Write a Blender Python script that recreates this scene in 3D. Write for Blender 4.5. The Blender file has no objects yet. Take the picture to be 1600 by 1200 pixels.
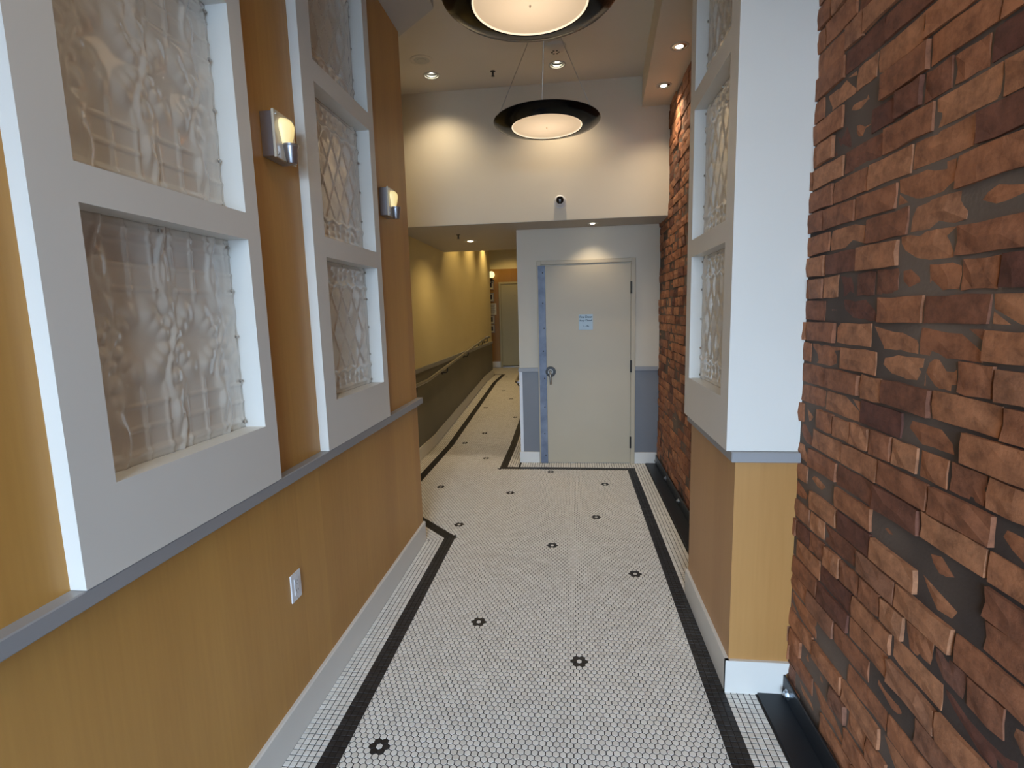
import bpy, bmesh, math, random
from mathutils import Vector, Matrix
random.seed(7)
C = bpy.context.scene
COL = C.collection
# ------------------------------------------------------------------ camera
cam_d = bpy.data.cameras.new('camera'); cam = bpy.data.objects.new('camera', cam_d); COL.objects.link(cam); C.camera = cam
cam_d.sensor_fit = 'HORIZONTAL'; cam_d.sensor_width = 36.0; cam_d.lens = 36.0*806.24/1600
cam_d.clip_start = .02; cam_d.clip_end = 200
CAM_H = 1.628
p_, y_, r_ = -0.136741, -0.118048, -0.025673
fw = Vector((math.sin(y_)*math.cos(p_), math.cos(y_)*math.cos(p_), math.sin(p_)))
rt = Vector((math.cos(y_), -math.sin(y_), 0)); up = rt.cross(fw)
rt2 = rt*math.cos(r_)+up*math.sin(r_); up2 = -rt*math.sin(r_)+up*math.cos(r_)
M = Matrix((rt2, up2, -fw)).transposed().to_4x4(); M.translation = (0, 0, CAM_H)
cam.matrix_world = M
def pix(v):
    d = Vector(v)-Vector((0, 0, CAM_H)); z = d.dot(fw)
    if z < .1: return None
    return 800+806.24*d.dot(rt2)/z, 600-806.24*d.dot(up2)/z, z
# ------------------------------------------------------------------ colour management, sky, daylight portal
C.view_settings.view_transform = 'Standard'; C.view_settings.look = 'None'
C.view_settings.gamma = 1; C.view_settings.exposure = 0.68; C.view_settings.use_curve_mapping = False
w = bpy.data.worlds.new('sky'); C.world = w; w.use_nodes = True
bg = w.node_tree.nodes['Background']; bg.inputs[0].default_value = (.56, .76, 1.0, 1); bg.inputs[1].default_value = 16.2
pl = bpy.data.lights.new('daylight_portal', 'AREA'); pl.shape = 'RECTANGLE'; pl.size = 1.7; pl.size_y = 2.6
pl.cycles.is_portal = True
po = bpy.data.objects.new('daylight_portal', pl); COL.objects.link(po)
po.location = (-.1, -2.55, 1.55); po.rotation_euler = (math.radians(90), 0, 0)      # faces +Y
# an area light shines along its local -Z; +90 degrees about X turns -Z to +Y

# ------------------------------------------------------------------ materials
MAT = {}
def mat(name, col, rough=.5, metal=0, spec=.5, emit=None, estr=0, coat=0, nodes=None):
    m = bpy.data.materials.new(name); m.use_nodes = True; b = m.node_tree.nodes['Principled BSDF']
    b.inputs['Base Color'].default_value = (*col, 1); b.inputs['Roughness'].default_value = rough
    b.inputs['Metallic'].default_value = metal; b.inputs['Specular IOR Level'].default_value = spec
    b.inputs['Coat Weight'].default_value = coat
    if emit: b.inputs['Emission Color'].default_value = (*emit, 1); b.inputs['Emission Strength'].default_value = estr
    if nodes: nodes(m.node_tree, b)
    MAT[name] = m; return m
def N(t, kind, **kw):
    n = t.nodes.new(kind)
    for k, v in kw.items():
        if k in n.inputs: n.inputs[k].default_value = v
        else: setattr(n, k, v)
    return n
def ramp(t, stops):
    r = t.nodes.new('ShaderNodeValToRGB'); e = r.color_ramp.elements
    while len(e) < len(stops): e.new(.5)
    for x, (p, c) in zip(e, stops): x.position = p; x.color = (*c, 1)
    return r
def paint_nodes(c1, c2, scale=60, bump=.05):
    def f(t, b):
        g = N(t, 'ShaderNodeNewGeometry'); n = N(t, 'ShaderNodeTexNoise', Scale=scale, Detail=4.0); t.links.new(g.outputs['Position'], n.inputs['Vector'])
        n2 = N(t, 'ShaderNodeTexNoise', Scale=1.7, Detail=3.0); t.links.new(g.outputs['Position'], n2.inputs['Vector'])
        r = ramp(t, [(.35, c1), (.65, c2)]); t.links.new(n2.outputs[0], r.inputs[0]); t.links.new(r.outputs[0], b.inputs['Base Color'])
        bp = N(t, 'ShaderNodeBump', Strength=bump, Distance=.002); t.links.new(n.outputs[0], bp.inputs['Height']); t.links.new(bp.outputs[0], b.inputs['Normal'])
    return f
mat('white_paint', (.7, .69, .67), .45, nodes=paint_nodes((.71, .69, .645), (.74, .72, .675)))
mat('wall_paint', (.66, .63, .57), .6, nodes=paint_nodes((.64, .575, .465), (.66, .595, .485)))
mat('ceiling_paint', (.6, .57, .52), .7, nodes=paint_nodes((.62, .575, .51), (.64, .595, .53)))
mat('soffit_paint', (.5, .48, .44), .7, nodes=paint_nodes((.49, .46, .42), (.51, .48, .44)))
mat('corridor_paint', (.72, .62, .38), .6, nodes=paint_nodes((.70, .61, .36), (.72, .63, .38)))
mat('corridor_grey', (.14, .13, .09), .5, nodes=paint_nodes((.15, .14, .11), (.17, .155, .12)))
mat('wainscot_grey', (.165, .172, .19), .45, nodes=paint_nodes((.165, .172, .19), (.185, .19, .208)))
mat('trim_grey', (.30, .30, .31), .4, nodes=paint_nodes((.29, .29, .30), (.32, .32, .33)))
mat('door_paint', (.52, .46, .37), .45, nodes=paint_nodes((.48, .405, .29), (.50, .425, .305), 120))
mat('far_door_paint', (.5, .42, .22), .4, nodes=paint_nodes((.42, .36, .17), (.44, .38, .185)))
def wood_nodes(dark, light, seed=0.0):
    def f(t, b):
        g = N(t, 'ShaderNodeNewGeometry'); sp = N(t, 'ShaderNodeSeparateXYZ'); t.links.new(g.outputs['Position'], sp.inputs[0])
        add = N(t, 'ShaderNodeMath', operation='ADD'); t.links.new(sp.outputs[0], add.inputs[0]); t.links.new(sp.outputs[1], add.inputs[1])
        cb = N(t, 'ShaderNodeCombineXYZ'); t.links.new(add.outputs[0], cb.inputs[0]); cb.inputs[1].default_value = seed
        mz = N(t, 'ShaderNodeMath', operation='MULTIPLY'); mz.inputs[1].default_value = .05; t.links.new(sp.outputs[2], mz.inputs[0]); t.links.new(mz.outputs[0], cb.inputs[2])
        n1 = N(t, 'ShaderNodeTexNoise', Scale=6.0, Detail=2.0); t.links.new(cb.outputs[0], n1.inputs['Vector'])     # wide veneer flitches
        n2 = N(t, 'ShaderNodeTexNoise', Scale=70.0, Detail=5.0); t.links.new(cb.outputs[0], n2.inputs['Vector'])   # grain
        fl = N(t, 'ShaderNodeMath', operation='SNAP'); fl.inputs[1].default_value = .19; t.links.new(add.outputs[0], fl.inputs[0])
        wn = N(t, 'ShaderNodeTexWhiteNoise', noise_dimensions='1D'); t.links.new(fl.outputs[0], wn.inputs['W'])
        a = N(t, 'ShaderNodeMath', operation='MULTIPLY'); a.inputs[1].default_value = .45; t.links.new(n1.outputs[0], a.inputs[0])
        c = N(t, 'ShaderNodeMath', operation='MULTIPLY_ADD'); c.inputs[1].default_value = .35; t.links.new(n2.outputs[0], c.inputs[0]); t.links.new(a.outputs[0], c.inputs[2])
        d = N(t, 'ShaderNodeMath', operation='MULTIPLY_ADD'); d.inputs[1].default_value = .2; t.links.new(wn.outputs[0], d.inputs[0]); t.links.new(c.outputs[0], d.inputs[2])
        r = ramp(t, [(.3, dark), (.7, light)]); t.links.new(d.outputs[0], r.inputs[0]); t.links.new(r.outputs[0], b.inputs['Base Color'])
        bp = N(t, 'ShaderNodeBump', Strength=.06, Distance=.001); t.links.new(n2.outputs[0], bp.inputs['Height']); t.links.new(bp.outputs[0], b.inputs['Normal'])
    return f
mat('maple_veneer', (.5, .3, .1), .38, nodes=wood_nodes((.44, .215, .048), (.55, .29, .070)))
mat('pillar_veneer', (.5, .3, .1), .38, nodes=wood_nodes((.40, .20, .062), (.47, .248, .084), 3.3))
mat('far_veneer', (.5, .25, .03), .45, nodes=wood_nodes((.30, .145, .018), (.36, .18, .026), 9.1))
def isl(c1, c2):
    def f(t, b):
        g = N(t, 'ShaderNodeNewGeometry'); o = N(t, 'ShaderNodeObjectInfo')
        a = N(t, 'ShaderNodeMath', operation='ADD'); t.links.new(g.outputs['Random Per Island'], a.inputs[0]); t.links.new(o.outputs['Random'], a.inputs[1])
        fr = N(t, 'ShaderNodeMath', operation='FRACT'); t.links.new(a.outputs[0], fr.inputs[0])
        n = N(t, 'ShaderNodeTexNoise', Scale=1.4, Detail=3.0); t.links.new(g.outputs['Position'], n.inputs['Vector'])
        s = N(t, 'ShaderNodeMath', operation='MULTIPLY_ADD'); s.inputs[1].default_value = .45; t.links.new(n.outputs[0], s.inputs[0]); 
        m2 = N(t, 'ShaderNodeMath', operation='MULTIPLY'); m2.inputs[1].default_value = .55; t.links.new(fr.outputs[0], m2.inputs[0]); t.links.new(m2.outputs[0], s.inputs[2])
        r = ramp(t, [(.2, c1), (.7, c2)]); t.links.new(s.outputs[0], r.inputs[0]); t.links.new(r.outputs[0], b.inputs['Base Color'])
    return f
mat('white_tile', (.7, .68, .65), .42, nodes=isl((.72, .69, .64), (.84, .82, .78)))
mat('black_tile', (.015, .015, .017), .45, nodes=isl((.010, .010, .012), (.022, .022, .025)))
mat('grout', (.03, .025, .02), .9, nodes=paint_nodes((.012, .010, .009), (.022, .018, .015)))
def brick_nodes(t, b):
    g = N(t, 'ShaderNodeNewGeometry'); o = N(t, 'ShaderNodeObjectInfo')
    a = N(t, 'ShaderNodeMath', operation='ADD'); t.links.new(g.outputs['Random Per Island'], a.inputs[0]); t.links.new(o.outputs['Random'], a.inputs[1])
    fr = N(t, 'ShaderNodeMath', operation='FRACT'); t.links.new(a.outputs[0], fr.inputs[0])
    r = ramp(t, [(0, (.13, .045, .03)), (.18, (.30, .115, .055)), (.55, (.39, .155, .07)), (.86, (.46, .205, .10)), (1, (.2, .085, .055))]); t.links.new(fr.outputs[0], r.inputs[0])
    n = N(t, 'ShaderNodeTexNoise', Scale=22.0, Detail=6.0, Roughness=.7); t.links.new(g.outputs['Position'], n.inputs['Vector'])
    r2 = ramp(t, [(.32, (.35, .33, .32)), (.6, (1, 1, 1))]); t.links.new(n.outputs[0], r2.inputs[0])
    mx = N(t, 'ShaderNodeMix', data_type='RGBA', blend_type='MULTIPLY'); mx.inputs[0].default_value = .8
    t.links.new(r.outputs[0], mx.inputs[6]); t.links.new(r2.outputs[0], mx.inputs[7]); t.links.new(mx.outputs[2], b.inputs['Base Color'])
    bp = N(t, 'ShaderNodeBump', Strength=.6, Distance=.006); t.links.new(n.outputs[0], bp.inputs['Height']); t.links.new(bp.outputs[0], b.inputs['Normal'])
mat('old_brick', (.4, .15, .07), .8, nodes=brick_nodes)
mat('mortar', (.12, .08, .06), .95, nodes=paint_nodes((.045, .03, .024), (.15, .11, .085), 90, .5))
mat('black_steel', (.012, .016, .022), .42, 0, .5)
mat('zinc', (.55, .6, .66), .3, 1)
def galv(t, b):
    g = N(t, 'ShaderNodeNewGeometry'); n = N(t, 'ShaderNodeTexNoise', Scale=9.0, Detail=6.0); t.links.new(g.outputs['Position'], n.inputs['Vector'])
    r = ramp(t, [(.35, (.11, .135, .20)), (.65, (.20, .235, .31))]); t.links.new(n.outputs[0], r.inputs[0]); t.links.new(r.outputs[0], b.inputs['Base Color'])
mat('galvanised', (.4, .45, .55), .5, .15, nodes=galv)
mat('steel', (.5, .48, .45), .32, 1)
mat('brushed_nickel', (.42, .42, .45), .38, 1)
mat('dark_bronze', (.022, .020, .018), .45, .1)
mat('black_gloss', (.003, .003, .0035), .12, 0, .1)
mat('lamp_glass', (.9, .8, .6), .35, emit=(1.0, .80, .55), estr=.62)
def glow_nodes(t, b):       # frosted bowl: the lamp behind its middle gives more than the rim
    tc = N(t, 'ShaderNodeTexCoord'); ln = N(t, 'ShaderNodeVectorMath', operation='LENGTH'); t.links.new(tc.outputs['Object'], ln.inputs[0])
    mr = N(t, 'ShaderNodeMapRange'); mr.inputs[1].default_value = 0; mr.inputs[2].default_value = .25; mr.inputs[3].default_value = .66; mr.inputs[4].default_value = .30
    t.links.new(ln.outputs['Value'], mr.inputs[0]); t.links.new(mr.outputs[0], b.inputs['Emission Strength'])
mat('bowl_glass', (.8, .7, .55), .3, emit=(1.0, .70, .42), estr=.8, nodes=glow_nodes)
mat('sconce_glass', (.9, .8, .55), .3, emit=(1.0, .77, .27), estr=.40)
mat('bulb', (1, 1, .9), .4, emit=(1.0, .93, .72), estr=9)
mat('reflector', (.8, .8, .75), .12, 1)
mat('trim_ring', (.45, .44, .40), .35)
mat('clear_plate', (.62, .55, .44), .1, 0, .5, coat=1)
mat('embossed', (.67, .625, .55), .2, 0, .5, coat=1)
mat('plastic_white', (.72, .73, .76), .3)
mat('slot_black', (.01, .01, .01), .5)
mat('lens_black', (.004, .004, .005), .08, coat=1)
mat('sign_plate', (.36, .46, .53), .4, 0)
mat('ink', (.02, .04, .06), .5)
mat('paper', (.7, .66, .5), .6)
mat('print_dark', (.03, .022, .03), .5)
mat('frame_grey', (.33, .30, .27), .4)
mat('globe', (.9, .85, .6), .3, emit=(1, .82, .38), estr=.85)
mat('asphalt', (.2, .2, .2), .9)

# ------------------------------------------------------------------ mesh helpers
def obj(name, verts, faces, m, parent=None, smooth=False, mats=None, fm=None, loc=None):
    me = bpy.data.meshes.new(name); me.from_pydata([tuple(v) for v in verts], [], faces); me.update()
    for mm in (mats or [m]): me.materials.append(MAT[mm])
    if fm: me.polygons.foreach_set('material_index', fm)
    if smooth: me.polygons.foreach_set('use_smooth', [True]*len(me.polygons))
    o = bpy.data.objects.new(name, me); COL.objects.link(o)
    if parent: o.parent = parent
    if loc: o.location = loc
    return o
class MB:
    def __init__(s): s.v = []; s.f = []
    def add(s, v, f): n = len(s.v); s.v += [tuple(a) for a in v]; s.f += [tuple(i+n for i in q) for q in f]; return s
    def box(s, x0, x1, y0, y1, z0, z1, c=0):
        if c:
            bm = bmesh.new(); bmesh.ops.create_cube(bm, size=1)
            for v in bm.verts: v.co = ((x0+x1)/2+v.co.x*(x1-x0), (y0+y1)/2+v.co.y*(y1-y0), (z0+z1)/2+v.co.z*(z1-z0))
            bmesh.ops.bevel(bm, geom=bm.edges[:], offset=c, segments=1, affect='EDGES')
            bm.verts.index_update(); s.add([v.co[:] for v in bm.verts], [[v.index for v in f.verts] for f in bm.faces]); bm.free(); return s
        v = [(x, y, z) for x in (x0, x1) for y in (y0, y1) for z in (z0, z1)]
        return s.add(v, [(0, 1, 3, 2), (4, 6, 7, 5), (0, 4, 5, 1), (2, 3, 7, 6), (0, 2, 6, 4), (1, 5, 7, 3)])
    def prism(s, pts, z0, z1):     # pts counterclockwise seen from above
        n = len(pts); v = [(x, y, z0) for x, y in pts]+[(x, y, z1) for x, y in pts]
        return s.add(v, [tuple(range(n))[::-1], tuple(range(n, 2*n))]+[(i, (i+1) % n, n+(i+1) % n, n+i) for i in range(n)])
    def lathe(s, prof, seg=48, org=(0, 0, 0), axis='Z', a0=0, a1=2*math.pi):
        full = abs(a1-a0-2*math.pi) < 1e-6; n = seg if full else seg+1; v = []
        for i in range(n):
            a = a0+(a1-a0)*i/seg; ca, sa = math.cos(a), math.sin(a)
            for r, h in prof:
                p = {'Z': (r*ca, r*sa, h), 'Y': (r*ca, h, r*sa), 'X': (h, r*ca, r*sa)}[axis]
                v.append((p[0]+org[0], p[1]+org[1], p[2]+org[2]))
        k = len(prof); f = []
        for i in range(seg):
            j = (i+1) % n
            for q in range(k-1): f.append((i*k+q, j*k+q, j*k+q+1, i*k+q+1))
        return s.add(v, f)
    def tube(s, pts, r, seg=12, cap=True):
        pts = [Vector(p) for p in pts]; rings = []; pu = None
        for i, p in enumerate(pts):
            d = ((pts[min(i+1, len(pts)-1)]-p).normalized()+(p-pts[max(i-1, 0)]).normalized()).normalized()
            if pu is None: pu = Vector((0, 0, 1)) if abs(d.z) < .9 else Vector((1, 0, 0))
            u = (pu-d*pu.dot(d)).normalized(); pu = u; w_ = d.cross(u)
            rings.append([p+u*r*math.cos(2*math.pi*k/seg)+w_*r*math.sin(2*math.pi*k/seg) for k in range(seg)])
        v = [q for R_ in rings for q in R_]; f = []
        for i in range(len(pts)-1):
            for k in range(seg): f.append((i*seg+k, i*seg+(k+1) % seg, (i+1)*seg+(k+1) % seg, (i+1)*seg+k))
        if cap: f += [tuple(range(seg))[::-1], tuple(range((len(pts)-1)*seg, len(pts)*seg))]
        return s.add(v, f)
    def make(s, name, m, parent=None, smooth=False, loc=None, rel=None):
        v = s.v
        if rel: v = [(a-rel[0], b-rel[1], c-rel[2]) for a, b, c in v]; loc = rel
        o = obj(name, v, s.f, m, parent, smooth, loc=loc)
        if smooth: sharp(o)
        return o
def sharp(o, ang=35):
    me = o.data; bm = bmesh.new(); bm.from_mesh(me)
    bmesh.ops.recalc_face_normals(bm, faces=bm.faces[:])
    for e in bm.edges:
        if len(e.link_faces) == 2 and e.calc_face_angle(0) > math.radians(ang): e.smooth = False
    bm.to_mesh(me); bm.free()
def thing(name, label, cat, loc=(0, 0, 0), group=None, rot=None):
    o = bpy.data.objects.new(name, None); COL.objects.link(o); o.location = loc; o.empty_display_size = .05
    if rot: o.rotation_euler = rot
    o['label'] = label; o['category'] = cat
    if group: o['group'] = group
    return o
def tag(o, label, cat, group=None):
    o['label'] = label; o['category'] = cat
    if group: o['group'] = group
    return o
def st(o, label=None):
    o['kind'] = 'structure'
    if label: o['label'] = label
    return o
def arc(c, a, b, n=6):      # quadratic bend from a over c to b
    a, b, c = Vector(a), Vector(b), Vector(c)
    return [a*(1-t)**2+c*2*t*(1-t)+b*t*t for t in [i/n for i in range(n+1)]]

# ------------------------------------------------------------------ key dimensions
XL, XLF = -1.09, -1.05            # left wall face, face of its white surrounds
YEND = 3.48                       # far end of the left wall
XB = .895                         # brick face
YD = 5.476                        # wall with the fire door
YS = 5.03                         # face of the wall above the low soffit
ZC, ZS, ZLO = 3.687, 3.43, 2.48   # ceiling, side soffit, low soffit
XC = -1.735                       # corridor left wall
YB0 = -2.6                        # street front
R0, R1, RZ = 6.2, 10.05, .27      # ramp
WIN = [(1.263, 1.888), (1.973, 2.598), (2.683, 3.308)]
def zf(y): return 0 if y < R0 else RZ if y > R1 else RZ*(y-R0)/(R1-R0)

# ------------------------------------------------------------------ floor slab (grout) with ramp
ys = [YB0, 0, R0, R1, 13.0]; mb = MB()
v = []; f = []
for y in ys: v += [(-3.4, y, zf(y)-.0016), (1.2, y, zf(y)-.0016)]
for y in ys: v += [(-3.4, y, -.2), (1.2, y, -.2)]
for i in range(4): f += [(2*i, 2*i+1, 2*i+3, 2*i+2), (10+2*i, 12+2*i, 13+2*i, 11+2*i), (2*i+1, 11+2*i, 13+2*i, 2*i+3), (2*i, 2*i+2, 12+2*i, 10+2*i)]
f += [(0, 10, 11, 1), (8, 9, 19, 18)]
floor = st(obj('floor', v, f, 'grout'), 'white hexagon mosaic floor with black flower motifs and a black border band')

# ------------------------------------------------------------------ walls
def wall_boxes(name, boxes, m, label, c=0):
    b = MB()
    for q in boxes: b.box(*q, c)
    return st(b.make(name, m), label)
# left veneered wall: solid core, strips between the white surrounds, lower panel
FR = [(.933, 1.697), (2.07, 2.835)]
b = MB(); b.box(-1.34, -1.135, YB0, YEND, -.05, ZC+.1); b.box(-1.135, XL, YB0, YEND, -.05, 1.05)
prev = YB0
for y0, y1 in FR: b.box(-1.135, XL, prev, y0, 1.05, ZC+.1); prev = y1
b.box(-1.135, XL, prev, YEND, 1.05, ZC+.1)
wl = st(b.make('wall_left', 'maple_veneer'), 'maple veneered left wall')
# brick wall core, on the right
wr = st(MB().box(XB-.004, 1.15, YB0, YD, -.05, ZC+.1).make('wall_right', 'mortar'), 'old red brick wall on the right')
# block that carries the fire door
b = MB(); b.box(-.565, XB, YD, 13.0, -.05, 3.6)
wd = st(b.make('wall_back', 'wall_paint'), 'cream wall around the fire door')
# corridor walls
b = MB(); b.box(-1.95, XC, 3.0, 11.1, -.05, ZC+.1)
wc = st(b.make('wall_corridor_left', 'corridor_paint'), 'cream corridor wall along the ramp')
st(MB().box(-1.95, -1.3, 2.8, 3.0, -.05, ZC+.1).make('wall_alcove', 'corridor_paint'))
st(MB().box(-3.5, XB, 12.9, 13.1, -.05, 3.6).make('wall_corridor_end', 'corridor_paint'), 'cream end wall of the corridor')
st(MB().box(-3.5, -3.3, 11.0, 12.9, -.05, 3.6).make('wall_corridor_side', 'corridor_paint'))
st(MB().box(-3.5, -1.95, 10.9, 11.1, -.05, 3.6).make('wall_corridor_return', 'corridor_paint'))
# wall over the low soffit, the soffit itself, ceilings
st(MB().box(-1.95, XB, YS, 7.1, ZLO, ZC+.1).make('wall_upper', 'wall_paint'), 'cream wall over the low corridor soffit')
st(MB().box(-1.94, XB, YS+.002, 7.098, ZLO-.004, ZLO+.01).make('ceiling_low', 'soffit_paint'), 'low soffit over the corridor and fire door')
st(MB().box(-3.5, XB, 7.1, 13.0, 3.2, 3.3).make('ceiling_corridor', 'ceiling_paint'))
st(MB().box(-1.95, 1.15, YB0, YS+.05, ZC, ZC+.1).make('ceiling', 'ceiling_paint'), 'high ceiling')
st(MB().prism([(.15, YB0), (XB, YB0), (XB, YS), (.642, YS), (.543, 3.35)], ZS, ZC).make('ceiling_soffit_right', 'wall_paint'), 'lowered soffit along the brick wall')
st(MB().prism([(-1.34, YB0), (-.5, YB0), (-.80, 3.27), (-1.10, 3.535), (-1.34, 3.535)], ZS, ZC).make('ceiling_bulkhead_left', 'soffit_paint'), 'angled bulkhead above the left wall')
# street front behind the viewer with its opening
b = MB(); x0, x1 = -.95, .75
b.box(-1.34, x0, YB0-.15, YB0, -.05, ZC+.1); b.box(x1, 1.15, YB0-.15, YB0, -.05, ZC+.1); b.box(x0, x1, YB0-.15, YB0, 2.85, ZC+.1); b.box(x0, x1, YB0-.15, YB0, -.05, .25)
st(b.make('wall_front', 'wall_paint'))
b = MB()
for a, c in ((x0, x0+.05), (x1-.05, x1), (-.125, -.075)): b.box(a, c, YB0-.1, YB0-.05, .25, 2.85)
b.box(x0, x1, YB0-.1, YB0-.05, 2.05, 2.10); b.box(x0, x1, YB0-.1, YB0-.05, .25, .30); b.box(x0, x1, YB0-.1, YB0-.05, 2.8, 2.85)
st(b.make('window_1', 'black_steel'))
st(MB().box(-30, 30, -40, YB0-.15, -.3, -.25).make('ground', 'asphalt'))

# ------------------------------------------------------------------ white surrounds with embossed panels
def surround_faces(b, xf, xb, y0, y1, z0, z1, oy0, oy1, wins):
    # solid frame made of bars between openings, front face at xf
    b.box(min(xf, xb), max(xf, xb), y0, oy0, z0, z1); b.box(min(xf, xb), max(xf, xb), oy1, y1, z0, z1)
    zz = z0
    for a, c in wins: b.box(min(xf, xb), max(xf, xb), oy0, oy1, zz, a); zz = c
    b.box(min(xf, xb), max(xf, xb), oy0, oy1, zz, z1)
PW, PH = .60, .625
def emboss(kind):
    nx, nz = 100, 104; v = []; f = []; rnd = random.Random(3)
    blobs = []
    if kind == 'A':
        for z in (.045, .075, .56, .59):
            for k in range(9): blobs.append((.08+k*.055+rnd.uniform(-.012, .012), z+rnd.uniform(-.008, .008), rnd.uniform(.010, .018), rnd.uniform(.6, 1)))
    def h(u, z):
        g = 0.0
        e = min(u, PW-u, z, PH-z)
        g += .006*math.exp(-((e-.022)/.006)**2)                      # bead round the edge
        if kind == 'A':
            if .085 < u < PW-.085 and .115 < z < PH-.12:
                p = (u/.115+z/.19); q = (u/.115-z/.19)
                dp = abs(p-round(p)); dq = abs(q-round(q))
                dp *= 1+.6*math.sin(q*math.pi)**2; dq *= 1+.6*math.sin(p*math.pi)**2
                g += .0062*max(math.exp(-(dp/.05)**2), math.exp(-(dq/.05)**2))
            for uu in (.062, PW-.062):
                cc = uu+.010*math.sin(z*75); g += .010*math.exp(-((u-cc)/.011)**2)
            for zz in (.105, PH-.105):
                cc = zz+.006*math.sin(u*60); g += .008*math.exp(-((z-cc)/.009)**2)
            for bu, bz, br, bh in blobs: g += .008*bh*math.exp(-((u-bu)**2+((z-bz)*1.4)**2)/br**2)
        else:
            cu, cz = PW/2, PH/2; au = abs(u-cu)
            g += .004*math.exp(-((u % .075-.0375)/.004)**2)*(z < .2 or z > PH-.2)+.004*math.exp(-((z % .06-.03)/.004)**2)*(z < .2 or z > PH-.2)
            for k in range(6):
                a = k*math.pi/3+math.pi/6
                for r_, s_ in ((.05, .02), (.10, .026), (.15, .03)):
                    for du in (-.2, 0, .2):
                        x, y = cu+du+r_*math.cos(a)*.5, cz+r_*math.sin(a); g = max(g, .009*math.exp(-((u-x)**2+(z-y)**2)/s_**2))
            for uu in (.1, .3, .5):
                g = max(g, .008*math.exp(-((u-uu-.02*math.sin(z*22))/.009)**2))
                for zz in (.12, .5): g = max(g, .011*math.exp(-(((u-uu)**2)/.018**2+((z-zz)**2)/.05**2)))
        return g+.0012*math.sin(u*41+z*23)*math.sin(z*37-u*11)
    for j in range(nz+1):
        for i in range(nx+1):
            u, z = PW*i/nx, PH*j/nz; v.append((h(u, z), u, z))
    for j in range(nz):
        for i in range(nx): a = j*(nx+1)+i; f.append((a, a+1, a+nx+2, a+nx+1))
    n = len(v)       # back sheet so that the panel has thickness
    v += [(-.004, 0, 0), (-.004, PW, 0), (-.004, PW, PH), (-.004, 0, PH)]; f.append((n, n+3, n+2, n+1))
    row = [i for i in range(nx+1)]; f.append(tuple(row[::-1])+(n, n+1))
    top = [nz*(nx+1)+i for i in range(nx+1)]; f.append(tuple(top)+(n+2, n+3))
    lf = [j*(nx+1) for j in range(nz+1)]; f.append(tuple(lf)+(n+3, n)); rg = [j*(nx+1)+nx for j in range(nz+1)]; f.append(tuple(rg[::-1])+(n+1, n+2))
    me = bpy.data.meshes.new('embossed_panel'); me.from_pydata(v, [], f); me.materials.append(MAT['embossed'])
    me.polygons.foreach_set('use_smooth', [k < nx*nz for k in range(len(me.polygons))]); me.update(); return me
EA, EB = emboss('A'), emboss('B')
screw_me = None
def panel(me, loc, flip, label, group):
    o = thing('embossed_panel', label, 'panel', loc, group)
    s = bpy.data.objects.new('sheet', me); COL.objects.link(s); s.parent = o
    if flip: s.rotation_euler = (0, 0, math.pi); s.location = (0, PW, 0)
    sg = -1 if flip else 1
    for k, (yy, zz) in enumerate([(.018, .02), (.018, .31), (.018, .6), (.58, .02), (.58, .16), (.58, .31), (.58, .46), (.58, .6), (.3, .612)]):
        global screw_me
        if screw_me is None:
            q = MB().lathe([(.0, .004), (.004, .0035), (.006, .001), (.006, -.002)], 10, axis='X'); so = q.make('screw', 'steel', smooth=True); screw_me = so.data; bpy.data.objects.remove(so)
        so = bpy.data.objects.new('screw', screw_me); COL.objects.link(so); so.parent = o; so.location = (sg*.008, yy, zz)
        if flip: so.rotation_euler = (0, 0, math.pi)
    return o
hn = ['lowest', 'middle', 'top']
sur_lab = ['white painted surround with flower-embossed panels left of the first sconce', 'white painted surround with diamond panels between the two wall sconces']
for k, (y0, y1) in enumerate(FR):
    b = MB(); surround_faces(b, XLF, -1.13, y0, y1, 1.055, ZS, y0+.105, y0+.695, WIN)
    tag(b.make('panel_surround', 'white_paint'), sur_lab[k], 'surround', 'white panel surrounds')
    for j, (z0, z1) in enumerate(WIN):
        if k == 0: nm = 'flower-embossed clear panel, %s opening of the surround left of the first sconce' % hn[j]
        else: nm = 'diamond-embossed clear panel, %s opening of the surround between the wall sconces' % hn[j]
        panel(EA if k == 1 else EB, (-1.122, y0+.1, z0), False, nm, 'embossed panels in the left wall')
# ------------------------------------------------------------------ right pillar
PX, PY0, PY1 = .648, 2.105, 2.875
st(MB().box(PX, .888, PY0, PY1, -.05, 1.05).make('pillar', 'pillar_veneer'), 'maple veneered pillar base on the right')
b = MB(); surround_faces(b, .613, .68, 2.108, 2.90, 1.055, ZS, 2.213, 2.803, WIN); b.box(.68, .892, 2.108, 2.90, 1.055, ZS)
st(b.make('pillar_upper', 'white_paint'), 'white upper part of the pillar with panel openings')
for j, (z0, z1) in enumerate(WIN):
    panel(EA, (.672, 2.208, z0), True, 'diamond-embossed clear panel in the right pillar, %s opening' % hn[j], 'embossed panels in the right pillar')
# rails (chair rail mouldings)
b = MB(); b.box(XL-.01, -1.052, YB0, YEND+.02, 1.012, 1.054, .003)
st(b.make('trim_1', 'trim_grey'), 'grey chair rail on the left veneered wall')
b = MB(); b.box(.629, .893, 2.088, 2.90, 1.012, 1.054, .003)
st(b.make('trim_2', 'trim_grey'), 'grey rail round the pillar')
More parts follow.
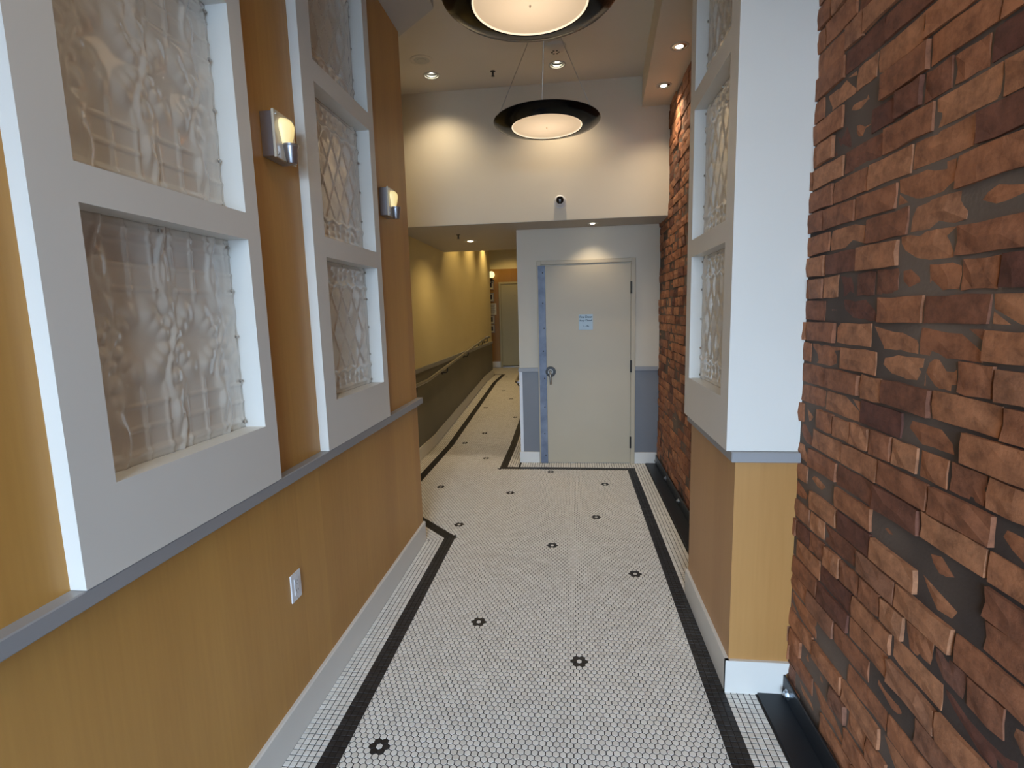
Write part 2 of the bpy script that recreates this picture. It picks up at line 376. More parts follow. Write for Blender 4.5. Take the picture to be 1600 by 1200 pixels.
# baseboards
def base(name, segs, label, m='white_paint'):
    b = MB()
    for s in segs:
        x0, x1, y0, y1, z0, z1 = s; b.box(x0, x1, y0, y1, z0, z1, .005)
    return st(b.make(name, m), label)
base('baseboard_left', [(XL-.01, -1.074, YB0, YEND+.012, -.01, .143)], 'white baseboard along the left wall')
b = MB(); b.box(.632, .648, 2.0905, PY1+.01, 0, .148)
pts = [(.632, .0), (.862, .0), (.872, .095), (.888, .11), (.888, .148), (.632, .148)]
v = [(x, 2.09, z) for x, z in pts]+[(x, 2.106, z) for x, z in pts]; n = 6
b.add(v, [tuple(range(6)), tuple(range(6, 12))[::-1]]+[(i, i+6, (i+1) % 6+6, (i+1) % 6) for i in range(6)])
st(b.make('baseboard_pillar', 'white_paint'), 'white baseboard wrapping the pillar')
# door wall dressing
def yb(name, m, x0, x1, z0, z1, d, label=None, c=.003): return st(MB().box(x0, x1, YD-d, YD+.01, z0, z1, c).make(name, m), label)
yb('wainscot_left', 'wainscot_grey', -.535, -.36, .12, 1.0, .004, 'grey lower wall left of the fire door', .001)
yb('wainscot_right', 'wainscot_grey', .648, .893, .12, 1.0, .004, 'grey lower wall right of the fire door', .001)
yb('trim_3', 'trim_grey', -.577, -.36, 1.0, 1.043, .016, 'grey rail left of the fire door')
yb('trim_4', 'trim_grey', .648, .882, 1.0, 1.043, .016, 'grey rail right of the fire door')
yb('trim_5', 'plastic_white', -.569, -.535, .12, 1.0, .006, 'white corner strip left of the fire door', .001)
yb('baseboard_back_left', 'white_paint', -.58, -.362, 0, .122, .014, 'white baseboard left of the fire door')
yb('baseboard_back_right', 'white_paint', .648, .868, 0, .122, .014, 'white baseboard right of the fire door')
# corridor left wall dressing (follows the ramp)
def ramp_strip(name, m, x0, x1, h0, h1, label, ys=(3.6, R0, R1, 11.12), flat=None):
    v = []; f = []
    for y in ys:
        a, c = (zf(y)+h0, zf(y)+h1) if flat is None else (zf(y)+h0 if flat == 'top' else h0, h1)
        v += [(x0, y, a), (x1, y, a), (x1, y, c), (x0, y, c)]
    for i in range(len(ys)-1):
        k = 4*i; f += [(k+j, k+(j+1) % 4, k+4+(j+1) % 4, k+4+j) for j in range(4)]
    n = len(v); f += [(0, 3, 2, 1), (n-4, n-3, n-2, n-1)]
    return st(obj(name, v, f, m), label)
ramp_strip('wainscot_corridor', 'corridor_grey', XC-.01, XC+.004, 0, .985, 'dark grey lower wall of the corridor', flat='top')
ramp_strip('trim_6', 'trim_grey', XC-.01, XC+.02, .985, 1.035, 'rail over the grey corridor wall', flat='both')
ramp_strip('baseboard_corridor', 'white_paint', XC-.01, -1.716, 0, .14, 'white baseboard rising with the ramp')
ramp_strip('baseboard_corridor_right', 'white_paint', -.58, -.565, 0, .122, None, ys=(YD+.0, R0, R1, 12.88))
ramp_strip('wainscot_corridor_right', 'corridor_grey', -.569, -.56, .12, 1.0, None, ys=(YD+.01, R0, R1, 12.88), flat='top')

# ------------------------------------------------------------------ fire door
d1 = bpy.data.objects.new('door_1', None); COL.objects.link(d1); st(d1, 'cream painted steel fire door with a galvanised strip'); d1.location = (.13, YD, 0)
def dp(mbld, name, m, smooth=False, parent=d1, label=None):
    o = obj(name, [(a-.13, b_-YD, c) for a, b_, c in mbld.v], mbld.f, m, parent, smooth)
    if smooth: sharp(o)
    if label: o['label'] = label
    return o
def hollow(b, x0, x1, z1, wd_, y0, y1):
    b.box(x0, x0+wd_, y0, y1, 0, z1, .003); b.box(x1-wd_, x1, y0, y1, 0, z1, .003); b.box(x0+wd_, x1-wd_, y0, y1, z1-wd_+.006, z1, .003); return b
dp(hollow(MB(), -.36, .648, 2.152, .045, YD-.028, YD+.02), 'door_frame', 'door_paint')
b = MB(); b.box(-.345, -.315, YD-.034, YD-.005, 0, 2.15, .002); 
leaf = dp(MB().box(-.312, .599, YD-.018, YD+.01, .008, 2.10, .002), 'door_leaf', 'door_paint')
strip = dp(MB().box(-.347, -.272, YD-.033, YD-.012, .004, 2.102, .002), 'edge_strip', 'galvanised', label='blue-grey galvanised metal strip')
for z in (2.03, 1.72, 1.46, 1.22, .93, .62, .33, .09):
    o = obj('rivet', *(lambda q: (q.v, q.f))(MB().lathe([(0, -.004), (.005, -.003), (.007, 0)], 10, (-.298-.13+random.uniform(-.006, .012), -.033, z), 'Y')), 'dark_bronze', strip, True)
for z in (1.857, 1.048, .236):   # hinges
    dp(MB().lathe([(0, -.062), (.009, -.062), (.009, .062), (0, .062)], 12, (.603, YD-.030, z)), 'hinge', 'dark_bronze', True)
h = dp(MB().lathe([(0, -.036), (.052, -.034), (.056, -.029), (.056, -.016), (0, -.016)], 36, (-.232, YD, 1.0), 'Y'), 'door_handle', 'dark_bronze', True, label='round dark rosette with a drooping lever')
hb = MB().lathe([(.014, -.036), (.024, -.046), (.028, -.044), (.028, -.034)], 28, (-.232, YD, 1.0), 'Y')
o = obj('collar', [(a-.13, b_-YD, c) for a, b_, c in hb.v], hb.f, 'steel', h, True)
hb = MB().tube(arc((-.232, YD-.085, 1.0), (-.232, YD-.04, 1.0), (-.231, YD-.083, .955), 6)+[(-.230, YD-.078, .90), (-.229, YD-.072, .872)], .0105, 12)
o = obj('lever', [(a-.13, b_-YD, c) for a, b_, c in hb.v], hb.f, 'steel', h, True); sharp(o)
# sign on the door
sg = thing('door_sign', 'small metallic sign reading Fire Door Keep Closed on the cream door', 'sign', (.142, YD-.0185, 1.515))
obj('plate', [(a, b_, c) for a, b_, c in MB().box(-.073, .073, -.003, 0, -.08, .08, .0012).v], MB().box(-.073, .073, -.003, 0, -.08, .08, .0012).f, 'sign_plate', sg)
def text(s, size, loc, parent, m='ink', rot=(math.radians(90), 0, 0), bold=.0006):
    cu = bpy.data.curves.new('lettering', 'FONT'); cu.body = s; cu.size = size; cu.align_x = 'CENTER'; cu.align_y = 'CENTER'; cu.extrude = .0003; cu.offset = bold
    cu.materials.append(MAT[m]); tmp = bpy.data.objects.new('tmp', cu); COL.objects.link(tmp)
    bpy.context.view_layer.update(); me = bpy.data.meshes.new_from_object(tmp.evaluated_get(bpy.context.evaluated_depsgraph_get())); bpy.data.objects.remove(tmp)
    if not me.materials: me.materials.append(MAT[m])
    o = bpy.data.objects.new('lettering', me); COL.objects.link(o); o.parent = parent; o.location = loc; o.rotation_euler = rot; return o
text('Fire Door', .032, (0, -.0034, .052), sg); text('Keep Closed', .0245, (0, -.0034, .016), sg); text('L - Rs', .024, (.004, -.0034, -.042), sg)

# ------------------------------------------------------------------ far door and things on the end wall
YE = 12.9
d2 = bpy.data.objects.new('door_2', None); COL.objects.link(d2); st(d2, 'cream door at the far end of the corridor'); d2.location = (-1.35, YE, RZ)
b = MB(); b.box(-.45, -.40, -.03, 0, 0, 2.12, .003); b.box(.42, .47, -.03, 0, 0, 2.12, .003); b.box(-.40, .42, -.03, 0, 2.07, 2.12, .003); b.make('door_frame', 'far_door_paint', d2)
MB().box(-.395, .415, -.018, 0, .045, 2.065, .002).make('door_leaf', 'far_door_paint', d2)
MB().box(-.395, .415, -.035, 0, 0, .018, .002).make('threshold', 'steel', d2)
MB().box(-.395, .415, -.022, -.001, .018, .045, .002).make('door_sweep', 'dark_bronze', d2)
MB().lathe([(0, -.022), (.008, -.020), (.010, -.016)], 12, (-.05, 0, 1.78), 'Y').make('peephole', 'dark_bronze', d2, True)
MB().lathe([(0, -.075), (.025, -.07), (.028, -.05), (.012, -.035), (.012, -.017)], 16, (.34, 0, .98), 'Y').make('door_handle', 'steel', d2, True)
st(MB().box(-3.3, -.6, YE-.006, YE+.01, RZ+.14, 2.71).make('wainscot_corridor_end', 'far_veneer'), 'orange maple veneer on the end wall')
st(MB().box(-3.3, -1.80, YE-.018, YE, RZ, RZ+.15, .003).make('baseboard_corridor_end', 'white_paint'))
for z, nm, dark in ((2.32, 'small framed dark picture, topmost under the globe lamp', 1), (2.03, 'small framed picture below the topmost one on the end wall', 1), (1.475, 'small framed dark print under the paper notice', 1), (1.25, 'lowest small framed print on the end wall', 1)):
    t = thing('picture_frame', nm, 'picture', (-2.0, YE-.006, z), 'small framed pictures on the end wall')
    w2, h2 = .075, .105
    b = MB(); b.box(-w2, -w2+.02, -.02, 0, -h2, h2); b.box(w2-.02, w2, -.02, 0, -h2, h2); b.box(-w2+.02, w2-.02, -.02, 0, h2-.02, h2); b.box(-w2+.02, w2-.02, -.02, 0, -h2, -h2+.02)
    b.make('frame', 'frame_grey', t); MB().box(-w2+.02, w2-.02, -.010, -.002, -h2+.02, h2-.02).make('print', 'paper', t); MB().box(-w2+.045, w2-.045, -.012, -.010, -h2+.05, h2-.045).make('image', 'print_dark', t)
t = thing('notice', 'pale paper notice pinned between the small pictures', 'notice', (-1.955, YE-.006, 1.735))
b = MB(); n = 8
for i in range(n): b.box(-.08+i*.16/n, -.08+(i+1)*.16/n, -.004-.004*math.sin(i/n*math.pi), -.001, -.14, .14)
b.make('sheet', 'paper', t)
b = MB()
for i in range(9): b.box(-.06, .04+.02*(i % 3 == 0), -.0095, -.0085, .10-i*.025, .108-i*.025)
b.make('lines', 'print_dark', t)['kind'] = 'stuff'
t = thing('globe_sconce', 'glowing cream globe wall lamp at the end of the corridor', 'lamp', (-1.955, YE-.006, 2.57))
pr_ = [(.078*math.sin(a), .085*math.cos(a)-.0) for a in [math.pi*i/14 for i in range(15)]]
MB().lathe(pr_, 24, (0, -.11, 0)).make('globe', 'globe', t, True)
MB().lathe([(0, -.12), (.03, -.115), (.04, -.075), (.02, -.07)], 20, (0, -.11, 0)).make('cup', 'dark_bronze', t, True)
MB().tube(arc((0, -.1, -.16), (0, -.11, -.11), (0, -.01, -.15), 8), .01, 10).make('arm', 'dark_bronze', t, True)
MB().lathe([(0, -.012), (.045, -.010), (.05, 0)], 20, (0, 0, -.15), 'Y').make('wall_plate', 'dark_bronze', t, True)

# ------------------------------------------------------------------ handrails
t = thing('handrail', 'long metal handrail on brackets up the corridor left wall', 'handrail', (XC, 4.7, .87))
def loc(p): return (p[0]-XC, p[1]-4.7, p[2]-.87)
X_ = -1.655
pts = [(XC+.012, 4.72, .78), (X_+.0, 4.74, .79)] 
path = [(XC+.01, 4.75, .885), (X_-.02, 4.75, .885)]+arc((X_, 4.75, .885), (X_-.02, 4.75, .885), (X_, 4.78, .885), 5)+[(X_, 5.6, .885)]+arc((X_, 5.8, .885), (X_, 5.7, .885), (X_, 6.0, .902), 4)+[(X_, 9.4, 1.135)]+arc((X_, 9.75, 1.158), (X_, 9.6, 1.15), (X_, 9.95, 1.162), 4)+[(X_, 10.25, 1.165)]+arc((X_, 10.3, 1.165), (X_, 10.27, 1.165), (X_-.03, 10.3, 1.165), 4)+[(XC+.005, 10.3, 1.165)]
MB().tube([loc(p) for p in path], .019, 14).make('rail', 'brushed_nickel', t, True)
def bracket(y, z, par=t, lo=loc, xw=XC, xr=X_):
    s = 1 if xr > xw else -1
    q = [(xw+s*.006, y, z-.085)]+arc((xr, y, z-.085), (xr-s*.03, y, z-.085), (xr, y, z-.05), 5)+[(xr, y, z-.012)]
    b = MB().tube([lo(p) for p in q], .0075, 8)
    b.lathe([(0, s*.012), (.026, s*.010), (.03, 0)], 16, lo((xw+s*.004, y, z-.085)), 'X'); b.make('bracket', 'dark_bronze', par, True)
for y in (5.3, 6.7, 8.1, 9.45, 10.05): bracket(y, .885 if y < 5.9 else min(1.165, .902+(y-6)*.0685))
t2 = thing('handrail', 'short looped end of the metal handrail on the corridor right wall', 'handrail', (-.565, 5.8, .8))
def loc2(p): return (p[0]+.565, p[1]-5.8, p[2]-.8)
path = [(-.57, 5.88, .835), (-.62, 5.88, .835)]+arc((-.648, 5.88, .835), (-.62, 5.88, .835), (-.648, 5.93, .84), 5)+[(-.648, 6.2, .862), (-.648, 9.6, 1.135), (-.648, 10.2, 1.165)]
MB().tube([loc2(p) for p in path], .019, 14).make('rail', 'brushed_nickel', t2, True)
for y in (6.05, 7.4, 8.8, 10.0): bracket(y, .85+(y-6.05)*.08, t2, loc2, -.565, -.648)

# ------------------------------------------------------------------ floor mosaic
HP = .0264; HR = HP/math.sqrt(3)           # hexagon pitch, circumradius of its cell
HEXPOLY = [(.555, .7), (.555, 5.226), (-.776, 5.226), (-.776, 12.86), (-3.2, 12.86), (-3.2, 11.40), (-1.497, 11.40), (-1.497, 4.181), (-.872, 3.556), (-.872, .7)]
def inside(p, poly):
    c = False; n = len(poly); x, y = p
    for i in range(n):
        x1, y1 = poly[i]; x2, y2 = poly[i-1]
        if (y1 > y) != (y2 > y) and x < (x2-x1)*(y-y1)/(y2-y1)+x1: c = not c
    return c
def segdist(p, a, b):
    ax, ay = a; bx, by = b; dx, dy = bx-ax, by-ay; L = dx*dx+dy*dy; t_ = max(0, min(1, ((p[0]-ax)*dx+(p[1]-ay)*dy)/L))
    return math.hypot(p[0]-ax-t_*dx, p[1]-ay-t_*dy)
def clip(poly, a, n, off=0):      # keep the side where (p-a).n > off
    out = []
    for i in range(len(poly)):
        p, q = poly[i], poly[(i+1) % len(poly)]
        dp_, dq = (p[0]-a[0])*n[0]+(p[1]-a[1])*n[1]-off, (q[0]-a[0])*n[0]+(q[1]-a[1])*n[1]-off
        if dp_ > 0: out.append(p)
        if dp_*dq < 0: s = dp_/(dp_-dq); out.append((p[0]+(q[0]-p[0])*s, p[1]+(q[1]-p[1])*s))
    return out
EDG = []
for i in range(len(HEXPOLY)):     # polygon order above is counterclockwise-negative; find inward normals by test
    a, b_ = HEXPOLY[i], HEXPOLY[(i+1) % len(HEXPOLY)]; dx, dy = b_[0]-a[0], b_[1]-a[1]; L = math.hypot(dx, dy); n = (-dy/L, dx/L)
    mp = ((a[0]+b_[0])/2+n[0]*.01, (a[1]+b_[1])/2+n[1]*.01)
    if not inside(mp, HEXPOLY): n = (-n[0], -n[1])
    EDG.append((a, b_, n))
G = .0019                           # half joint
def hexpts(cx, cy, r): return [(cx+r*math.sin(k*math.pi/3), cy+r*math.cos(k*math.pi/3)) for k in range(6)][::-1]
FLOW = [(-.75, 1.694), (.019, 2.25), (-.507, 2.517), (.382, 3.09), (-.166, 3.441), (-.903, 3.765), (.169, 3.987), (-.566, 4.503), (-1.257, 4.631), (.299, 4.768), (-.236, 5.146), (-.974, 5.621), (-1.38, 6.277), (-1.186, 6.71), (-.854, 7.5), (-1.392, 8.07), (-1.05, 8.66), (-1.25, 9.31), (-1.42, 10.9), (-1.8, 11.65), (-1.1, 11.5)]
rowh = HP*math.sqrt(3)/2
def hc(i, j): return (i*HP+(HP/2 if j % 2 else 0)-.008, j*rowh)
black = set(); centers = set()
for fx, fy in FLOW:
    j = round(fy/rowh); i = round((fx+.008-(HP/2 if j % 2 else 0))/HP); centers.add((i, j))
    o_ = 1 if j % 2 else 0
    for q in ((i-1, j), (i+1, j), (i-1+o_, j+1), (i+o_, j+1), (i-1+o_, j-1), (i+o_, j-1)): black.add(q)
tiles = []       # (kind, polygon, whole-centre or None, rotation)
j0, j1 = int(.8/rowh), int(12.86/rowh)
for j in range(j0, j1):
    y = j*rowh
    xa, xb_ = (-3.2, -.776) if y > 5.25 else (-1.52, .57)
    if 5.25 < y < 11.3: xa = -1.52
    for i in range(int(xa/HP)-1, int(xb_/HP)+2):
        cx, cy = hc(i, j)
        near = [(a, n) for a, b_, n in EDG if segdist((cx, cy), a, b_) < HR+.001]
        inn = inside((cx, cy), HEXPOLY)
        kind = 'hb' if (i, j) in black else 'hw'
        if not near:
            if inn: tiles.append((kind, hexpts(cx, cy, HR-G*1.15), (cx, cy), 0))
            continue
        if len(near) > 1 and not inn: continue
        p = hexpts(cx, cy, HR-G*1.15)
        for a, n in near: p = clip(p, a, n, G)
        if len(p) > 2 and abs(sum(p[k][0]*p[k-1][1]-p[k-1][0]*p[k][1] for k in range(len(p))))/2 > 2e-5: tiles.append((kind, p, None, 0))
SP = .0254
nb_ = math.hypot(.41, 1); MN = (-.41/nb_, 1/nb_)       # mitre lines of the diagonal border run
LOW, HIGH = (-.948, 3.525), (-1.573, 4.15)
def mitre(p, cuts):
    for c_ in cuts:
        a = LOW if c_[1] == 'low' else HIGH; n = MN if c_[0] == 'above' else (-MN[0], -MN[1])
        p = clip(p, a, n, G)
        if len(p) < 3: return []
        if abs(sum(p[k][0]*p[k-1][1]-p[k-1][0]*p[k][1] for k in range(len(p))))/2 < 2e-5: return []
    return p
def sqgrid(kind, x0, x1, y0, y1, ox=None, oy=0, cuts=()):
    """square mosaic in an axis aligned strip; columns start at ox"""
    ox = x0 if ox is None else ox
    i = math.floor((x0-ox)/SP); 
    while ox+i*SP < x1-.003:
        a, c = max(ox+i*SP, x0), min(ox+(i+1)*SP, x1); k = math.floor((y0-oy)/SP)
        while oy+k*SP < y1-.003:
            e, g = max(oy+k*SP, y0), min(oy+(k+1)*SP, y1)
            if c-a > .006 and g-e > .006:
                whole = c-a > SP-.001 and g-e > SP-.001
                q = [(a+G, e+G), (c-G, e+G), (c-G, g-G), (a+G, g-G)]; q2 = mitre(q, cuts)
                if len(q2) > 2: tiles.append((kind, q2, ((a+c)/2, (e+g)/2) if whole and q2 == q else None, 0))
            k += 1
        i += 1
BW = .0762
sqgrid('sb', .555, .555+BW, .7, 5.302); sqgrid('sb', -.70, .555, 5.226, 5.302, oy=5.226)
sqgrid('sb', -.776, -.70, 5.226, 11.0, oy=5.226); sqgrid('sb', -.948, -.872, .7, 3.60, cuts=[('below', 'low')])
sqgrid('sb', -1.573, -1.497, 4.0, 11.40, cuts=[('above', 'high')])
sqgrid('sb', -3.2, -1.573, 11.33, 11.40, oy=11.33)
sqgrid('sw', .631, .7635, .7, 5.47); sqgrid('sw', -.565+.0, .631, 5.302, 5.474, ox=.631, oy=5.302); sqgrid('sw', -.70, -.581, 5.302, 12.86, ox=-.70, oy=5.302)
sqgrid('sw', -1.074, -.948, .7, 3.60, ox=-.948, cuts=[('below', 'low')])
sqgrid('sw', -1.716, -1.573, 4.0, 11.33, ox=-1.573, cuts=[('above', 'high')])
sqgrid('sw', -3.2, -1.75, 11.13, 11.33, oy=11.33)
# diagonal run of the border: local frame u along (-1,1)/sqrt2, w across towards the viewer side
s2 = math.sqrt(.5)
def diag(kind, w0, w1):
    k = 0
    while w0+k*SP < w1-.003:
        wa, wb = w0+k*SP, min(w0+(k+1)*SP, w1); u = -.40
        while u < 1.3:
            P_ = [(u+G, wa+G), (u+SP-G, wa+G), (u+SP-G, wb-G), (u+G, wb-G)]
            q = [(-.872-uu*s2-ww*s2, 3.556+uu*s2-ww*s2) for uu, ww in P_]
            cx, cy = sum(a for a, _ in q)/4, sum(c for _, c in q)/4
            q = mitre(q, [('above', 'low'), ('below', 'high')])
            if len(q) > 2 and -1.715 < cx and not (cx < -1.08 and cy < 3.50): tiles.append((kind, q, None, 1))
            u += SP
        k += 1
diag('sb', 0, BW); diag('sw', BW, .75)
def order_ccw(p):
    a = sum(p[k-1][0]*p[k][1]-p[k][0]*p[k-1][1] for k in range(len(p))); return p if a > 0 else p[::-1]
def tile_mesh(mbld, p, dz=0):
    p = order_ccw(p); n = len(p); cx = sum(a for a, _ in p)/n; cy = sum(c for _, c in p)/n; v = []
    for (x, y) in p: v.append((x, y, zf(y)-.0026))
    for (x, y) in p: v.append((x, y, zf(y)-.0007+dz))
    for (x, y) in p:
        d = math.hypot(x-cx, y-cy); k = max(0, 1-.0005/d); xx, yy = cx+(x-cx)*k, cy+(y-cy)*k; v.append((xx, yy, zf(yy)+dz))
    f = [tuple(range(2*n, 3*n))]
    for i in range(n): j = (i+1) % n; f += [(i, j, n+j, n+i), (n+i, n+j, 2*n+j, 2*n+i)]
    mbld.add(v, f)
MK = {'hw': ('hexagon_tile', 'white_tile'), 'hb': ('black_hexagon_tile', 'black_tile'), 'sw': ('square_tile', 'white_tile'), 'sb': ('black_square_tile', 'black_tile')}
def seen(cx, cy):
    if cy < 1.3 or cx > .63 and 2.1 < cy < 2.95 and cx > .70: return None
    q = pix((cx, cy, zf(cy)))
    if q is None or not (350 < q[0] < 1250 and 0 < q[1] < 1203): return None
    return q[2]
for kind, (nm, mm) in MK.items():
    L_ = [t_ for t_ in tiles if t_[0] == kind]
    cand = sorted([(seen(*t_[2]), k) for k, t_ in enumerate(L_) if t_[2] and seen(*t_[2])])[:290 if kind != 'hb' else 90]
    pick = {k for _, k in cand}; shared = {}
    rest = MB()
    for k, t_ in enumerate(L_):
        if k not in pick: tile_mesh(rest, t_[1], random.uniform(-.0002, .0002)); continue
        cx, cy = t_[2]
        if 'm' not in shared:
            q = MB(); tile_mesh(q, [(x-cx, y-cy) for x, y in t_[1]])
            o = obj(nm, q.v, q.f, mm, floor); shared['m'] = o.data
        else: o = bpy.data.objects.new(nm, shared['m']); COL.objects.link(o); o.parent = floor
        o.location = (cx, cy, random.uniform(-.0002, .0002)); o.rotation_euler = (random.uniform(-.006, .006), random.uniform(-.006, .006), 0)
    o = rest.make({'hw': 'hexagon_tiles', 'hb': 'black_hexagon_tiles', 'sw': 'square_tiles', 'sb': 'black_square_tiles'}[kind], mm, floor); o['kind'] = 'stuff'

# ------------------------------------------------------------------ bricks
CH = .0785
bricks = []
rb = random.Random(11)
nrow = int(ZS/CH)+1
for r in range(nrow):
    z0 = r*CH; header = (r % 6 == 3); y = -.0-(.11 if r % 2 else 0)-.05*rb.random()
    while y < YD:
        L = (.105 if header else .205)*(1+rb.uniform(-.05, .05))
        if rb.random() < .1 and not header: L *= .52
        bricks.append((y+.005, min(y+L, YD-.002), z0+.006+rb.uniform(-.002, .002), min(z0+CH-.004+rb.uniform(-.002, .002), ZS-.002), rb.uniform(.004, .020)))
        y += L+.006
def brick_mesh(b, y0, y1, z0, z1, d, R):
    # uneven face: 4x2 front grid with chipped rim
    ny, nz = 4, 3; v = []; f = []
    for j in range(nz):
        for i in range(ny):
            e = (i in (0, ny-1)) or (j in (0, nz-1))
            y = y0+(y1-y0)*(i/(ny-1))+(R.uniform(-.003, .003)); z = z0+(z1-z0)*(j/(nz-1))+R.uniform(-.0025, .0025)
            v.append((XB-d+(R.uniform(.001, .006) if e else R.uniform(-.003, .002)), y, z))
    for j in range(nz-1):
        for i in range(ny-1): a = j*ny+i; f.append((a, a+ny, a+ny+1, a+1))
    rim = [i for i in range(ny)]+[j*ny+ny-1 for j in range(1, nz)]+[(nz-1)*ny+i for i in range(ny-2, -1, -1)]+[j*ny for j in range(nz-2, 0, -1)]
    n = len(v)
    for k in rim: v.append((XB+.004, v[k][1], v[k][2]))
    m_ = len(rim)
    for k in range(m_): f.append((rim[k], rim[(k+1) % m_], n+(k+1) % m_, n+k))
    b.add(v, f)
def bscore(b_):
    y, z = (b_[0]+b_[1])/2, (b_[2]+b_[3])/2
    q0, q1 = pix((XB, b_[0], z)), pix((XB, b_[1], z))
    if not q0 or not q1 or y < .9: return 0
    if not (0 < q1[0] < 1600 and -10 < q1[1] < 1210): return 0
    if 2.09 < y < 3.85 : 
        # hidden behind the pillar unless seen past its far edge
        s = (.613 if z > 1.05 else .648, 2.9)
        if XB/y*s[1] > s[0] and y > 2.09 and XB*s[1]/y > s[0]: return 0
    area = abs(q1[0]-q0[0])*(b_[3]-b_[2])*806/q0[2]
    return area*(1 if q1[0] < 1250 else .06)
sc = sorted([(bscore(b_), k) for k, b_ in enumerate(bricks)], reverse=True); pick = {k for s_, k in sc[:295] if s_ > 0}
rest = MB(); R = random.Random(5)
for k, b_ in enumerate(bricks):
    if k in pick:
        q = MB(); brick_mesh(q, *b_, R); obj('brick', q.v, q.f, 'old_brick', wr)
    else: brick_mesh(rest, *b_, R)
rest.make('bricks', 'old_brick', wr)['kind'] = 'stuff'

# ------------------------------------------------------------------ steel angle along the brick wall
t = thing('steel_angle', 'black steel angle bolted along the foot of the brick wall', 'steel angle', (.765, 0, 0))
MB().box(0, .108, .2, YD-.02, .0, .008, .002).make('floor_leg', 'black_steel', t)
MB().box(.101, .110, .2, YD-.02, .008, .098, .003).make('wall_leg', 'black_steel', t)
for y in (.35, .94, 1.49, 2.04, 3.65, 4.246, 4.838, 5.41):
    bo = obj('bolt', *(lambda q: (q.v, q.f))(MB().lathe([(0, -.020), (.006, -.019), (.006, .0)], 10, (.100, y, .045), 'X')), 'zinc', t, True)
    MB().lathe([(0, -.001), (.021, -.001), (.021, .003)], 22, (.099, y, .045), 'X').make('washer', 'zinc', bo, True)
    nb = MB().lathe([(0, -.013), (.0125, -.013), (.0140, -.011), (.0140, -.001)], 6, (.099, y, .045), 'X'); nb.make('nut', 'zinc', bo)

# ------------------------------------------------------------------ pendants
def spot(name, loc_, power, ang, col, blend=.6, size=.04, par=None, rot=(0, 0, 0)):
    l = bpy.data.lights.new(name, 'SPOT'); l.energy = power; l.spot_size = math.radians(ang); l.spot_blend = blend; l.color = col; l.shadow_soft_size = size
    o = bpy.data.objects.new(name, l); COL.objects.link(o); o.location = loc_; o.rotation_euler = rot
    if par: o.parent = par
    return o
WARM = (1.0, .80, .55); WARMER = (1.0, .70, .28)
def pendant(loc_, label):
    t = thing('pendant_lamp', label, 'lamp', loc_, 'black dish pendants')
    ring = MB().lathe([(.240, -.033), (.246, -.037), (.30, -.028), (.355, -.010), (.3665, .0), (.364, .006), (.355, .004), (.30, -.014), (.246, -.024), (.240, -.028), (.240, -.033)], 96)
    ring.make('ring', 'black_gloss', t, True)
    prof = [(.241*math.sin(a), -.029-.009*math.cos(a)) for a in [math.pi/2*i/10 for i in range(11)]]
    MB().lathe(prof[::1], 72).make('glass_bowl', 'bowl_glass', t, True)
    MB().lathe([(.233, -.0305), (.2405, -.0355), (.2425, -.031), (.240, -.026)], 72).make('bowl_rim', 'lamp_glass', t, True)
    MB().lathe([(0, .010), (.12, .008), (.20, -.008), (.243, -.025)], 48).make('cover', 'black_gloss', t, True)
    H = ZC-loc_[2]
    for k, a in enumerate((math.radians(2+8), math.radians(100), math.radians(188))):
        x, y = .350*math.cos(a), .350*math.sin(a)
        c = MB().tube([(x, y, .0), (x*.03, y*.03, H-.02)], .0027, 6).make('cable', 'steel', t, True)
        MB().tube([(x, y, -.006), (x, y, .035)], .005, 8).make('clip', 'steel', c, True)
    MB().lathe([(0, H-.028), (.05, H-.026), (.058, H-.01), (.058, H)], 32).make('canopy', 'trim_ring', t, True)
    MB().lathe([(0, -.048), (.004, -.044), (.004, -.036)], 10).make('finial', 'steel', t, True)
    return t
pendant((-.16, 3.77, 2.925), 'smaller-looking far black dish pendant hanging before the cream wall')
pendant((-.16, 2.325, 2.925), 'near black dish pendant cut by the top edge of the view')

